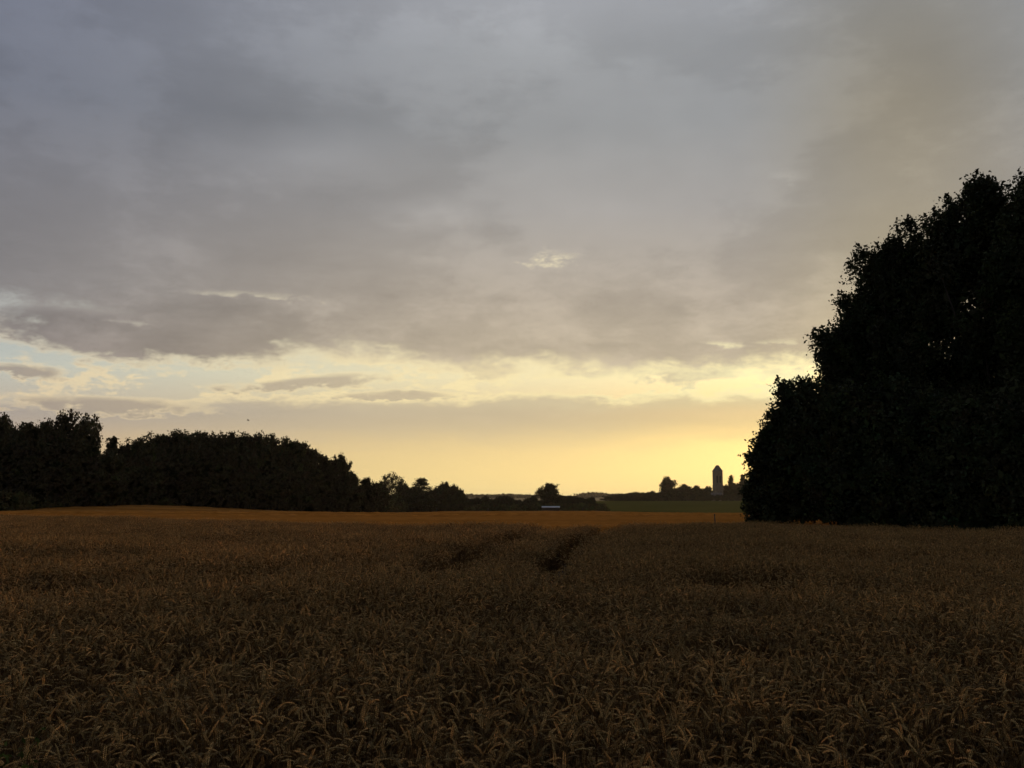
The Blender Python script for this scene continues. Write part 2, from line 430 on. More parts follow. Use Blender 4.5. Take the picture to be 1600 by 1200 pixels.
def make_tree(seed, H, W, style, base=0.15, leaf=0.15, clumps=400, per=60, cl=0.5, sprig=0.4, bark_r=None, fill=0.1, limbs=10, lobe=0):
    """meshes of trunk (with limbs) and crown, foot at the origin"""
    rng = np.random.default_rng(seed)
    z0 = base * H
    ph = rng.uniform(0, 6.28, 8); am = rng.uniform(0.05, 0.17, 8)
    def lobes(a, t):
        return 1 + am[0] * np.sin(2 * a + ph[0] + 3 * t) + am[1] * np.sin(3 * a + ph[1] - 5 * t) + am[2] * np.sin(5 * a + ph[2] + 9 * t) + am[3] * np.sin(11 * t + ph[3] + a)
    if style in ('cedar', 'umbrella'):
        nl = 6 if style == 'cedar' else 3
        lev = np.array([0.4, 0.52, 0.63, 0.75, 0.86, 0.97]) if style == 'cedar' else np.array([0.72, 0.84, 0.95])
        k = rng.integers(0, nl, clumps); a = rng.uniform(0, 6.28, clumps)
        rw = (np.array([0.8, 1.0, 0.75, 0.9, 0.6, 0.3])[k] if style == 'cedar' else np.array([1.0, 0.9, 0.6])[k])
        r = W / 2 * rw * rng.uniform(0, 1, clumps) ** 0.6 * lobes(a, lev[k])
        z = lev[k] * H + rng.normal(0, 0.018 * H, clumps) - (r / W) * 0.06 * H
        C = np.stack([r * np.cos(a), r * np.sin(a), z], 1); flat = 0.55
    elif lobe:                                    # crown built of rounded boughs with notches between them
        t = np.concatenate([[1.0], (np.arange(lobe - 1) + rng.uniform(0, 1, lobe - 1)) / (lobe - 1)])
        a = np.arange(lobe) * 2.4 + rng.uniform(-0.5, 0.5, lobe)
        lr = W * (rng.uniform(0.20, 0.31, lobe) if lobe < 16 else rng.uniform(0.15, 0.25, lobe)) * np.clip(ENV[style](t * 0.9), 0.55, 1)
        rr = np.maximum(W / 2 * ENV[style](t * 0.97) * lobes(a, t) - lr * 0.8, 0); rr[0] *= 0.4
        if lobe > 16: t[1:4] = rng.uniform(0.86, 0.97, 3); rr[1:4] = W * rng.uniform(0.12, 0.3, 3)
        lc = np.stack([rr * np.cos(a), rr * np.sin(a), np.minimum(z0 + t * (H - z0), H - lr * 0.85)], 1)
        w_ = lr ** 2; own_ = rng.choice(lobe, int(clumps * 0.8), p=w_ / w_.sum())
        dv = rng.normal(size=(len(own_), 3)); dv[:, 2] += 0.25; dv /= np.linalg.norm(dv, axis=1)[:, None]
        C = lc[own_] + dv * (lr[own_] * rng.uniform(0, 1, len(own_)) ** 0.35)[:, None]
        nc_ = clumps - len(own_); tc_ = rng.uniform(0, 0.92, nc_); ac = rng.uniform(0, 6.28, nc_); rc = W / 2 * 0.72 * ENV[style](tc_) * rng.uniform(0, 1, nc_) ** 0.5
        C = np.concatenate([C, np.stack([rc * np.cos(ac), rc * np.sin(ac), z0 + tc_ * (H - z0)], 1)]); flat = 0.9
    else:
        t = rng.uniform(0, 1, clumps * 3)
        t = t[rng.uniform(0, 1, len(t)) < ENV[style](t) * 0.95 + 0.05][:clumps]
        n = len(t); a = rng.uniform(0, 6.28, n)
        r = W / 2 * ENV[style](t) * lobes(a, t) * rng.uniform(0, 1, n) ** 0.42
        C = np.stack([r * np.cos(a), r * np.sin(a), z0 + t * (H - z0) * (0.97 + 0.05 * np.sin(3 * a + ph[4]))], 1); flat = 0.85
    n = len(C)
    csz = cl * rng.uniform(0.6, 1.35, n)
    ctint = rng.uniform(0.65, 1.35, (n, 1)) * np.array([[1, 1, 1]]) * (1 + rng.normal(0, 0.10, (n, 3)))
    own = np.repeat(np.arange(n), per)
    off = np.clip(rng.normal(0, 0.42, (n * per, 3)), -0.75, 0.75); off[:, 2] *= flat
    P = C[own] + off * csz[own][:, None]
    if sprig:                                     # upright leafy shoots that break the outline
        m = rng.uniform(0, 1, n * per) < 0.34
        s = rng.uniform(0, 1, m.sum())
        out = C[own[m]].copy(); out[:, 2] = 0; out /= (np.linalg.norm(out, axis=1)[:, None] + 1e-3)
        P[m] = C[own[m]] + off[m] * csz[own[m]][:, None] * (0.75 * (1.05 - s))[:, None] + np.stack([out[:, 0] * 0.25 * s, out[:, 1] * 0.25 * s, s * 1.0], 1) * sprig * csz[own[m]][:, None] * 3
    S = leaf * rng.uniform(0.65, 1.35, len(P)); T = ctint[own] * rng.uniform(0.8, 1.2, (len(P), 1))
    if fill:
        nf = int(len(P) * fill)
        pick = rng.integers(0, n, nf)
        F = C[pick] * np.array([0.72, 0.72, 1]) + rng.normal(0, 0.35, (nf, 3)) * cl
        F[:, 2] = z0 + (F[:, 2] - z0) * 0.93
        P = np.concatenate([P, F]); S = np.concatenate([S, leaf * rng.uniform(1.8, 3.2, nf)]); T = np.concatenate([T, ctint[pick]])
    P[:, 2] = np.maximum(P[:, 2], 0.03 * H)
    v, f, tt = leaf_cloud(P, S, rng, 1.5, np.clip(T, 0.3, 2), 0.2)
    crown = (v, f, tt)
    R = bark_r or H * 0.018
    mb = MB()
    top = 0.88 * H
    path = [(rng.normal(0, 0.012 * H) * (i > 0), rng.normal(0, 0.012 * H) * (i > 0), top * i / 7 - (0.15 if i == 0 else 0)) for i in range(8)]
    mb.tube(path, [R * (1.35 if i == 0 else 1) * (1 - i / 8.5) for i in range(8)], 8)
    for k in range(limbs):
        tgt = C[rng.integers(0, n)]
        zs = min(max(tgt[2] * rng.uniform(0.45, 0.8), 0.10 * H), top * 0.95)
        i = min(int(zs / top * 7), 6); w = zs / top * 7 - i
        p0 = Vector(path[i]).lerp(Vector(path[i + 1]), w); p1 = Vector(tgt)
        mid = p0.lerp(p1, 0.5) + Vector((0, 0, -0.05 * (p1 - p0).length))
        r0 = R * (1 - i / 8.5) * 0.5
        mb.tube([p0, p0.lerp(mid, 0.5), mid, p1], [r0, r0 * 0.8, r0 * 0.55, r0 * 0.15], 5)
    return mb, crown
def tree_meshes(name, mat, *a, **k):
    mb, (v, f, t) = make_tree(*a, **k)
    return mb.mesh(name + '_trunk', 'bark', True), mesh_np(name + '_crown', v, f, t, mat)
def plant_tree(name, meshes, x, y, s=(1, 1, 1), rot=0.0, label='', cat='tree', group=None, z=None):
    e = link(name, None); e.location = (x, y, gz(x, y) if z is None else z)
    e.rotation_euler = (0, 0, rot); e.scale = s
    link('trunk', meshes[0], e); link('crown', meshes[1], e)
    return tag(e, label, cat, group)

# the tall dark stand at the field's edge: (px of trunk, py of top, width in px, distance, style)
rnd = random.Random(4)
ORD = ['first', 'second', 'third', 'fourth', 'fifth', 'sixth', 'seventh', 'eighth', 'ninth', 'tenth', 'eleventh', 'twelfth']
stand = [(1250, 598, 88, 47.0, 'blunt', 0.10), (1320, 516, 124, 46.5, 'blunt', 0.10), (1352, 456, 108, 47.5, 'blunt', 0.10), (1402, 388, 158, 46.0, 'blunt', 0.09), (1470, 342, 170, 44.5, 'blunt', 0.09),
         (1546, 294, 172, 42.5, 'blunt', 0.09), (1626, 274, 176, 40.5, 'blunt', 0.09), (1708, 262, 200, 39.0, 'blunt', 0.09)]
for i, (px, py, w, d, st, b) in enumerate(stand):
    x = (px - 800) / FOCAL * d
    H = at(px, py, d).z - gz(x, d); W = w / FOCAL * d
    vol = max(0.5, H * W / 45)
    ms = tree_meshes('stand_tree', 'leaf_stand', 100 + i, H, W, st, b, leaf=0.10, clumps=int(400 * vol), per=80, cl=0.56, sprig=0.30, fill=0.10, limbs=18, lobe=24)
    plant_tree('broadleaf_tree', ms, x, d, label=f'{ORD[i]} tree from the open field in the tall black stand', group='trees of the tall dark stand')
# shrubs that close the foot of the stand
shr = [(1187, 738, 56, 47.0), (1196, 676, 58, 47.5), (1214, 640, 70, 45.5), (1268, 604, 104, 44.5), (1325, 600, 130, 42.0), (1390, 590, 130, 40.5), (1450, 600, 140, 39.0), (1520, 610, 150, 37.0), (1590, 600, 160, 35.5), (1660, 610, 170, 34.5)]
for i, (px, py, w, d) in enumerate(shr):
    x = (px - 800) / FOCAL * d; H = at(px, py, d).z - gz(x, d); W = w / FOCAL * d
    vol = max(0.4, H * W / 22)
    ms = tree_meshes('stand_shrub', 'leaf_stand', 160 + i, H, W, 'bush' if i > 2 else 'round', 0.115 if i < 5 else 0.04, leaf=0.10, clumps=int(240 * vol), per=64, cl=0.5, sprig=0.22, fill=0.2, limbs=12, bark_r=0.05)
    plant_tree('shrub', ms, x, d, label=f'{ORD[i]} shrub from the open field under the tall black stand', cat='shrub', group='shrubs under the tall dark stand')

# far tree kinds, ten metres tall, shared by the copies
K = {}
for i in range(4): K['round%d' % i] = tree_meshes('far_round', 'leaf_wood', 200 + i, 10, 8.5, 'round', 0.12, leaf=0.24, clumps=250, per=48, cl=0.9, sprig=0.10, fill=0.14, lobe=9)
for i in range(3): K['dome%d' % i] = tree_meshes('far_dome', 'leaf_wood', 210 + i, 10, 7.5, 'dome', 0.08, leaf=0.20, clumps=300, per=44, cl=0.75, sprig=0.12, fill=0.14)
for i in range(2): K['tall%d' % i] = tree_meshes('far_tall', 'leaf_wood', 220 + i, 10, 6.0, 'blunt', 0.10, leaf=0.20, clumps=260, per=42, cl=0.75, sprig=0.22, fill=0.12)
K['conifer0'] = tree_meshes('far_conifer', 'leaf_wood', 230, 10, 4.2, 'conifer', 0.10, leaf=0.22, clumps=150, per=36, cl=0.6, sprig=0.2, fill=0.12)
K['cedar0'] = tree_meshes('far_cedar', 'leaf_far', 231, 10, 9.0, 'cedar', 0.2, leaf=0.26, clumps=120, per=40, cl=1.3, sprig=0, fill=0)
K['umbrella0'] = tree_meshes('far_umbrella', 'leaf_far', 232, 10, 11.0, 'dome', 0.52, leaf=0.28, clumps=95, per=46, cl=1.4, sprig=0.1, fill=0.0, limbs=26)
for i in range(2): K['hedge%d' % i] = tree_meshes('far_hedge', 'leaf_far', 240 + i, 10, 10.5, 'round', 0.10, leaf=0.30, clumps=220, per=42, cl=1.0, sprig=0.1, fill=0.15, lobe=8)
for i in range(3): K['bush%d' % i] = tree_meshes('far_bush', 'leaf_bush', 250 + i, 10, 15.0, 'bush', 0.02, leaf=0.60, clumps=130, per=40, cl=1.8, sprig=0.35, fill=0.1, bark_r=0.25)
W0 = {'round': 8.5, 'dome': 7.5, 'tall': 6.0, 'conifer': 4.2, 'cedar': 9.0, 'umbrella': 11.0, 'hedge': 10.5, 'bush': 15.0}
def far_tree(name, kind, px, py, w, d, label, cat='tree', group=None):
    x = (px - 800) / FOCAL * d
    H = at(px, py, d).z - gz(x, d); W = w / FOCAL * d
    if kind not in K:
        opts = sorted(k for k in K if k.startswith(kind)); kind_ = rnd.choice(opts)
    else: kind_ = kind
    s = W / W0[kind.rstrip('0123456789')]
    plant_tree(name, K[kind_], x, d, (s, s, H / 10 * 1.0), rnd.uniform(0, 6.28), label, cat, group)
LEFT = [(-60, 668), (0, 656), (10, 664), (40, 669), (62, 661), (85, 655), (92, 648), (125, 648), (150, 655), (160, 680), (178, 690), (192, 698), (205, 689), (232, 682), (270, 675), (330, 678), (400, 677), (440, 684), (470, 690),
        (486, 700), (497, 716), (515, 717), (532, 714), (546, 724), (556, 742), (576, 750), (600, 756)]
topl = lambda px: float(np.interp(px, [a for a, b in LEFT], [b for a, b in LEFT]))
for px, py, w, d, k in [(-45, 662, 100, 150, 'round'), (2, 655, 84, 156, 'round'), (40, 667, 96, 152, 'round'), (74, 663, 70, 158, 'round'), (20, 684, 100, 146, 'round'), (-30, 700, 80, 146, 'round'), (75, 684, 100, 146, 'round')]:
    far_tree('woodland_tree', k, px, py, w, d, 'dark broad-crowned tree in the wood left of the twin-topped tree', group='trees at the left end of the wood')
far_tree('woodland_tree', 'tall0', 104, 645, 72, 154, 'tall twin-topped tree standing above the wood, its thicker top', group='tall trees of the wood')
far_tree('woodland_tree', 'tall1', 136, 646, 54, 153, 'tall twin-topped tree standing above the wood, its slimmer feathery top', group='tall trees of the wood')
far_tree('woodland_tree', 'round1', 120, 690, 80, 148, 'rounded tree under the tall twin-topped tree', group='trees at the left end of the wood')
far_tree('spiky_tree', 'conifer0', 176, 684, 56, 151, 'small pointed tree in the notch between the two woods')
far_tree('woodland_tree', 'round0', 196, 698, 44, 160, 'small round crown closing the notch beside the small pointed tree')
far_tree('woodland_tree', 'round2', 172, 706, 80, 147, 'low rounded tree below the small pointed tree in the notch', group='trees at the left end of the wood')
px = 214
while px < 492:
    far_tree('woodland_tree', 'dome', px, topl(px) + rnd.uniform(-1, 2), rnd.uniform(62, 84), 166 + rnd.uniform(-4, 4), 'dense crown on the skyline of the flat-topped dark wood', group='skyline trees of the flat-topped wood')
    px += rnd.uniform(14, 19)
px = 205
while px < 500:
    far_tree('woodland_tree', 'round', px, topl(px) + rnd.uniform(18, 48), rnd.uniform(60, 86), 156 + rnd.uniform(-3, 3), 'dark crown low in the front of the flat-topped wood', group='front trees of the flat-topped wood')
    px += rnd.uniform(22, 32)
for px, py, w, d in [(508, 716, 46, 168), (533, 712, 44, 168), (522, 738, 50, 160), (551, 742, 40, 165), (574, 749, 38, 170), (592, 757, 40, 180), (548, 758, 50, 160), (580, 768, 50, 172), (490, 745, 50, 158)]:
    far_tree('woodland_tree', 'round', px, py, w, d, 'brownish crown on the slope falling away from the flat-topped wood', group='trees on the falling edge of the wood')
# bushes along the wood's foot
px = -20
while px < 640:
    far_tree('bush', 'bush', px, rnd.uniform(772, 785) - (6 if px < 200 else 0), rnd.uniform(34, 60), float(far_d(px)) - rnd.uniform(-4, 1), 'low leafy bush along the foot of the wood', 'bush', 'bushes along the foot of the wood')
    px += rnd.uniform(20, 34)
# the hedges and trees in the middle distance
far_tree('umbrella_tree', 'umbrella0', 614, 741, 38, 235, 'flat-crowned tree with bare stems showing under its crown')
far_tree('cedar_tree', 'cedar0', 661, 749, 44, 240, 'tiered tree with layered branches and sky between them')
for px, py, w, d, k in [(594, 755, 42, 235, 'hedge'), (632, 758, 46, 240, 'hedge'), (648, 762, 42, 246, 'hedge'), (686, 762, 30, 244, 'hedge'), (697, 756, 34, 246, 'hedge'), (709, 759, 28, 250, 'hedge'), (719, 765, 22, 250, 'hedge'), (676, 767, 46, 240, 'hedge')]:
    far_tree('hedgerow_tree', k, px, py, w, d, 'small tree in the ragged row around the tiered tree', group='trees of the ragged row')
far_tree('bush', 'round3', 654, 772, 66, 222, 'broad black bush below the tiered tree', 'bush')
far_tree('round_tree', 'round0', 858, 757, 42, 258, 'large round-headed tree above the pale shed roof')
px = 724
while px < 930:
    far_tree('hedgerow_bush', 'hedge', px, rnd.uniform(773, 783), rnd.uniform(18, 36), 262 + rnd.uniform(-8, 12), 'small dark bush in the hedge beside the round-headed tree', 'bush', 'bushes of the middle hedge')
    px += rnd.uniform(8, 15)
px = 610
while px < 938:
    far_tree('hedgerow_bush', 'bush', px, rnd.uniform(785, 790), rnd.uniform(20, 36), 254 + rnd.uniform(-2, 2), 'low bush at the foot of the middle hedge', 'bush', 'low bushes of the middle hedge')
    px += rnd.uniform(10, 18)
# the hedge and trees below the church
far_tree('spreading_tree', 'hedge0', 1042, 747, 32, 494, 'tree with a full spreading crown rising from the hedge before the church')
for px, py, w in [(1068, 758, 32), (1086, 760, 26), (1104, 761, 24), (1018, 768, 20), (992, 769, 22), (968, 772, 20)]:
    far_tree('hedgerow_tree', 'hedge', px, py, w, 496, 'rounded tree standing above the hedge beside the full spreading tree', group='rounded trees before the church')
CH = [(950, 778), (962, 773), (980, 771), (1000, 770), (1020, 769), (1045, 768), (1070, 766), (1090, 766), (1110, 764), (1140, 758), (1165, 752), (1200, 748), (1260, 745)]
px = 952
while px < 1245:
    py = float(np.interp(px, [a for a, b in CH], [b for a, b in CH]))
    if not 1112 < px < 1131:
        far_tree('hedgerow_tree', 'hedge', px, py + rnd.uniform(-2, 2), rnd.uniform(18, 30), 500 + rnd.uniform(0, 14), 'dark tree in the hedge line beside the church tower', group='trees beside the church')
    px += rnd.uniform(7, 12)
for px, w in [(1108, 14), (1119, 12), (1129, 15), (1140, 18)]:
    far_tree('hedgerow_bush', 'hedge', px, 773, w, 484, 'dark bush in front of the foot of the church tower', 'bush', 'bushes before the church tower')
px = 952
while px < 1230:
    far_tree('hedgerow_bush', 'hedge', px, rnd.uniform(773, 778), rnd.uniform(16, 26), 495 + rnd.uniform(-2, 2), 'low bush along the top of the green pasture', 'bush', 'bushes along the top of the pasture')
    px += rnd.uniform(7, 11)
far_tree('conifer', 'conifer0', 1141, 743, 22, 508, 'small pointed conifer just right of the church tower')
far_tree('conifer', 'conifer0', 1159, 742, 24, 508, 'second pointed conifer from the church tower')

# wooded ridge on the horizon
rng = np.random.default_rng(9)
def ridge(name, px0, px1, tops, d, n, leafs, size, label):
    P, S, T = [], [], []
    for i in range(n):
        px = rng.uniform(px0, px1); py = np.interp(px, *zip(*tops))
        dd = d + rng.uniform(0, 260)
        top = at(px, py, dd).z + rng.normal(0, 0.8); x = (px - 800) / FOCAL * dd
        c = np.stack([rng.normal(0, 5.5, leafs), rng.normal(0, 5.5, leafs), np.abs(rng.normal(0, 1, leafs)) * -4.0], 1) + (x, dd, top)
        P.append(c); S.append(size * rng.uniform(0.7, 1.4, leafs)); T.append(np.ones((leafs, 3)) * rng.uniform(0.7, 1.3))
    v, f, t = leaf_cloud(np.concatenate(P), np.concatenate(S), rng, 1.2, np.concatenate(T), 0.4)
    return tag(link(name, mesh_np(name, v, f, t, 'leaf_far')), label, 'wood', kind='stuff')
HT = [(380, 776), (640, 775), (735, 773), (770, 774), (800, 773), (840, 775), (900, 776), (915, 771), (935, 771), (960, 773), (1000, 775), (1250, 774), (1700, 770)]
ridge('far_wood', 300, 1750, HT, 1500, 1500, 34, 2.6, 'hazy wooded ridge on the horizon')
hx = np.linspace(-2200, 2600, 120); hy = np.linspace(1150, 2600, 30)
HX, HY = np.meshgrid(hx, hy)
hz = np.interp(800 + FOCAL * HX / HY, *zip(*HT))
HZ = np.where(HY < 1520, 0, 1) * 0 + (EYE + (778 - hz) / FOCAL * HY - 4.0) * sstep(HY, 1150, 1650)
ii = np.arange(HX.size).reshape(HX.shape)
q = np.stack([ii[:-1, :-1], ii[:-1, 1:], ii[1:, 1:], ii[1:, :-1]], -1).reshape(-1, 4)
tag(link('hills', mesh_np('hills', np.stack([HX, HY, HZ], -1).reshape(-1, 3), q, mat='grassland', smooth_faces=True)), 'low hills along the horizon', 'hills', kind='structure')

# ------------------------------------------------------------------ church
cx, cd = at(1122, 780, 500).x, 500.0
church = link('church', None); church.location = (cx, cd, gz(cx, cd)); church.rotation_euler = (0, 0, rad(5)); church.scale = (0.82, 0.82, 1)
tag(church, 'old stone church tower with a steep hipped roof above the trees', 'church')
TH = at(1122, 737, 500).z - gz(cx, cd); TT = at(1122, 727, 500).z - gz(cx, cd)
mb = MB(); mb.box(-2.3, 2.3, -2.3, 2.3, -0.5, TH)
link('tower_wall', mb.mesh('tower_wall', 'stone'), church)
for sx_ in (-1, 1):                             # clasping buttresses, stepped
    for sy_ in (-1, 1):
        mb = MB(); mb.box(*sorted((sx_ * 1.75, sx_ * 2.55)), *sorted((sy_ * 1.75, sy_ * 2.55)), -0.5, TH * 0.55)
        mb.box(*sorted((sx_ * 1.85, sx_ * 2.45)), *sorted((sy_ * 1.85, sy_ * 2.45)), TH * 0.55, TH * 0.98)
        link('buttress', mb.mesh('buttress', 'stone'), church)
mb = MB(); mb.box(-0.3, 0.3, -2.5, -2.304, TH * 0.1, TH * 0.95); link('pilaster', mb.mesh('pilaster', 'stone'), church)
mb = MB(); mb.box(-2.6, 2.6, -2.6, 2.6, TH, TH + 0.25); link('cornice', mb.mesh('cornice', 'stone'), church)
mb = MB(); e = 2.62; z0, z1 = TH + 0.25, TT
mb.add([(-e, -e, z0), (e, -e, z0), (e, e, z0), (-e, e, z0), (-0.75, -0.25, z1), (0.75, -0.25, z1), (0.75, 0.25, z1), (-0.75, 0.25, z1)],
       [(0, 1, 5, 4), (1, 2, 6, 5), (2, 3, 7, 6), (3, 0, 4, 7), (4, 5, 6, 7), (3, 2, 1, 0)])
link('tower_roof', mb.mesh('tower_roof', 'slate'), church)
def arch(x0, x1, z0, zs, y0, y1):
    n = 7; c = (x0 + x1) / 2; r = (x1 - x0) / 2
    out_ = [(x0, z0), (x1, z0)] + [(c + r * math.cos(math.pi * i / (n - 1)), zs + r * 1.25 * math.sin(math.pi * i / (n - 1))) for i in range(n)]
    m = len(out_)
    mb = MB(); mb.add([(x, y0, z) for x, z in out_] + [(x, y1, z) for x, z in out_],
                      [tuple(range(m)), tuple(range(2 * m - 1, m - 1, -1))] + [(i, i + m, (i + 1) % m + m, (i + 1) % m) for i in range(m)])
    return mb
for x0 in (-1.35, 0.55):
    op = link('belfry_opening', arch(x0, x0 + 0.8, TH * 0.62, TH * 0.83, -2.33, -2.30).mesh('belfry_opening', 'opening'), church)
    for k in range(7):
        zz = TH * 0.64 + k * TH * 0.03
        mb = MB(); mb.add([(x0 + 0.05, -2.34, zz), (x0 + 0.75, -2.34, zz), (x0 + 0.75, -2.44, zz - 0.2), (x0 + 0.05, -2.44, zz - 0.2)], [(0, 1, 2, 3), (3, 2, 1, 0)][:1])
        mb.box(x0 + 0.05, x0 + 0.75, -2.42, -2.335, zz, zz + 0.06)
        link('louvre', mb.mesh('louvre', 'timber'), op)
def cottage(px, py, d, w, dep, h, hr, label, roofm='slate', wallm='render', rot=0.0, door=True):
    x = (px - 800) / FOCAL * d
    c = link('cottage' if door else 'shed', None); c.location = (x, d, gz(x, d)); c.rotation_euler = (0, 0, rad(rot))
    tag(c, label, 'house' if door else 'shed')
    a, b = w / 2, dep / 2
    mb = MB(); mb.add([(-a, -b, -0.4), (a, -b, -0.4), (a, b, -0.4), (-a, b, -0.4), (-a, -b, h), (a, -b, h), (a, b, h), (-a, b, h), (-a, 0, h + hr), (a, 0, h + hr)],
                      [(0, 1, 5, 4), (2, 3, 7, 6), (1, 2, 6, 9, 5), (3, 0, 4, 8, 7), (3, 2, 1, 0)])
    link('wall', mb.mesh('wall', wallm), c)
    mb = MB(); t = 0.12; oh = 0.25; dz = oh * hr / b
    for s in (-1, 1):
        lo, hi = [(-a - .2, s * (b + oh), h - dz), (a + .2, s * (b + oh), h - dz)], [(a + .2, 0, h + hr), (-a - .2, 0, h + hr)]
        base = lo + hi; topv = [(p[0], p[1], p[2] + t) for p in base]
        mb.add([(p[0], p[1], p[2] + 0.02) for p in base] + topv, [(0, 1, 2, 3), (7, 6, 5, 4), (0, 4, 5, 1), (1, 5, 6, 2), (2, 6, 7, 3), (3, 7, 4, 0)])
    rf = link('roof', mb.mesh('roof', roofm), c)
    if door:
        mb = MB(); mb.box(a * 0.5, a * 0.5 + 0.5, -0.25, 0.25, h + hr - 0.3, h + hr + 0.9); link('chimney', mb.mesh('chimney', 'stone'), rf)
        mb = MB(); mb.box(-0.45, 0.45, -b - 0.05, -b - 0.004, 0, 2.0); link('door', mb.mesh('door', 'timber'), c)
        for x0 in (-a * 0.7, a * 0.4):
            mb = MB(); mb.box(x0, x0 + 0.9, -b - 0.04, -b - 0.004, 0.9, 2.0); link('window', mb.mesh('window', 'opening'), c)
cottage(1117, 783, 488, 5.0, 4.5, 2.2, 1.8, 'pale-walled cottage at the foot of the church tower', rot=8)
cottage(860, 795, 247, 4.0, 2.6, 1.22, 0.24, 'long low shed with a pale metal roof below the round tree', 'pale_metal', 'timber', 0, False)
for px, py, d, h, lab in [(910, 795, 248, 0.9, 'small pale post in the bushes right of the pale shed roof'), (763, 797, 248, 0.8, 'short pale post in the hedge left of the round tree'),
                          (683, 799, 238, 1.0, 'short yellowish post beside the broad black bush')]:
    x = (px - 800) / FOCAL * d
    mb = MB(); mb.box(-0.11, 0.11, -0.1, 0.1, -0.3, h); mb.add([(-0.12, -0.11, h), (0.12, -0.11, h), (0.12, 0.11, h), (-0.12, 0.11, h), (0, 0, h + 0.1)], [(0, 1, 4), (1, 2, 4), (2, 3, 4), (3, 0, 4), (3, 2, 1, 0)])
    p = link('marker_post', mb.mesh('marker_post', 'post')); p.location = (x, d, gz(x, d) + 0.2); tag(p, lab, 'post')
# thin post where the verge meets the orange field
px, d = 1114, 39.5; x = (px - 800) / FOCAL * d
mb = MB(); mb.tube([(0, 0, -0.3), (0.01, 0, 0.6), (0.0, 0, 0.98)], [0.028, 0.026, 0.022], 7); mb.tube([(0, 0, 0.98), (0, 0, 1.0)], [0.028, 0.015], 7)
p = link('fence_post', mb.mesh('fence_post', 'post')); p.location = (x, d, gz(x, d)); tag(p, 'thin weathered post on the verge at the corner of the wheat', 'post')
# bird over the wood
mb = MB()
mb.tube([(-0.17, 0, 0), (-0.10, 0, 0.01), (0, 0, 0.012), (0.09, 0, 0.008), (0.14, 0, 0.0)], [0.012, 0.035, 0.045, 0.028, 0.006], 8)
for s in (-1, 1):
    mb.add([(0.07, 0.02 * s, 0.02), (-0.06, 0.02 * s, 0.02), (0.06, 0.17 * s, 0.12), (-0.05, 0.17 * s, 0.11), (-0.05, 0.36 * s, 0.05), (0.07, 0.02 * s, 0.008), (-0.06, 0.02 * s, 0.008), (0.06, 0.17 * s, 0.11), (-0.05, 0.17 * s, 0.10)],
           [(0, 1, 3, 2), (2, 3, 4), (5, 7, 8, 6), (7, 4, 8), (0, 2, 7, 5), (2, 4, 7), (1, 6, 8, 3), (3, 8, 4)])
mb.add([(-0.15, 0.008, 0), (-0.15, -0.008, 0), (-0.27, 0.05, 0.005), (-0.24, 0, 0.0), (-0.27, -0.05, 0.005)], [(0, 2, 3), (0, 3, 1), (1, 3, 4)])
b = link('bird', mb.mesh('bird', 'feather', True)); b.location = at(388, 657, 120); b.rotation_euler = (rad(25), rad(-15), rad(40)); b.scale = (0.9,) * 3
tag(b, 'tiny dark bird in flight above the flat-topped wood', 'bird')

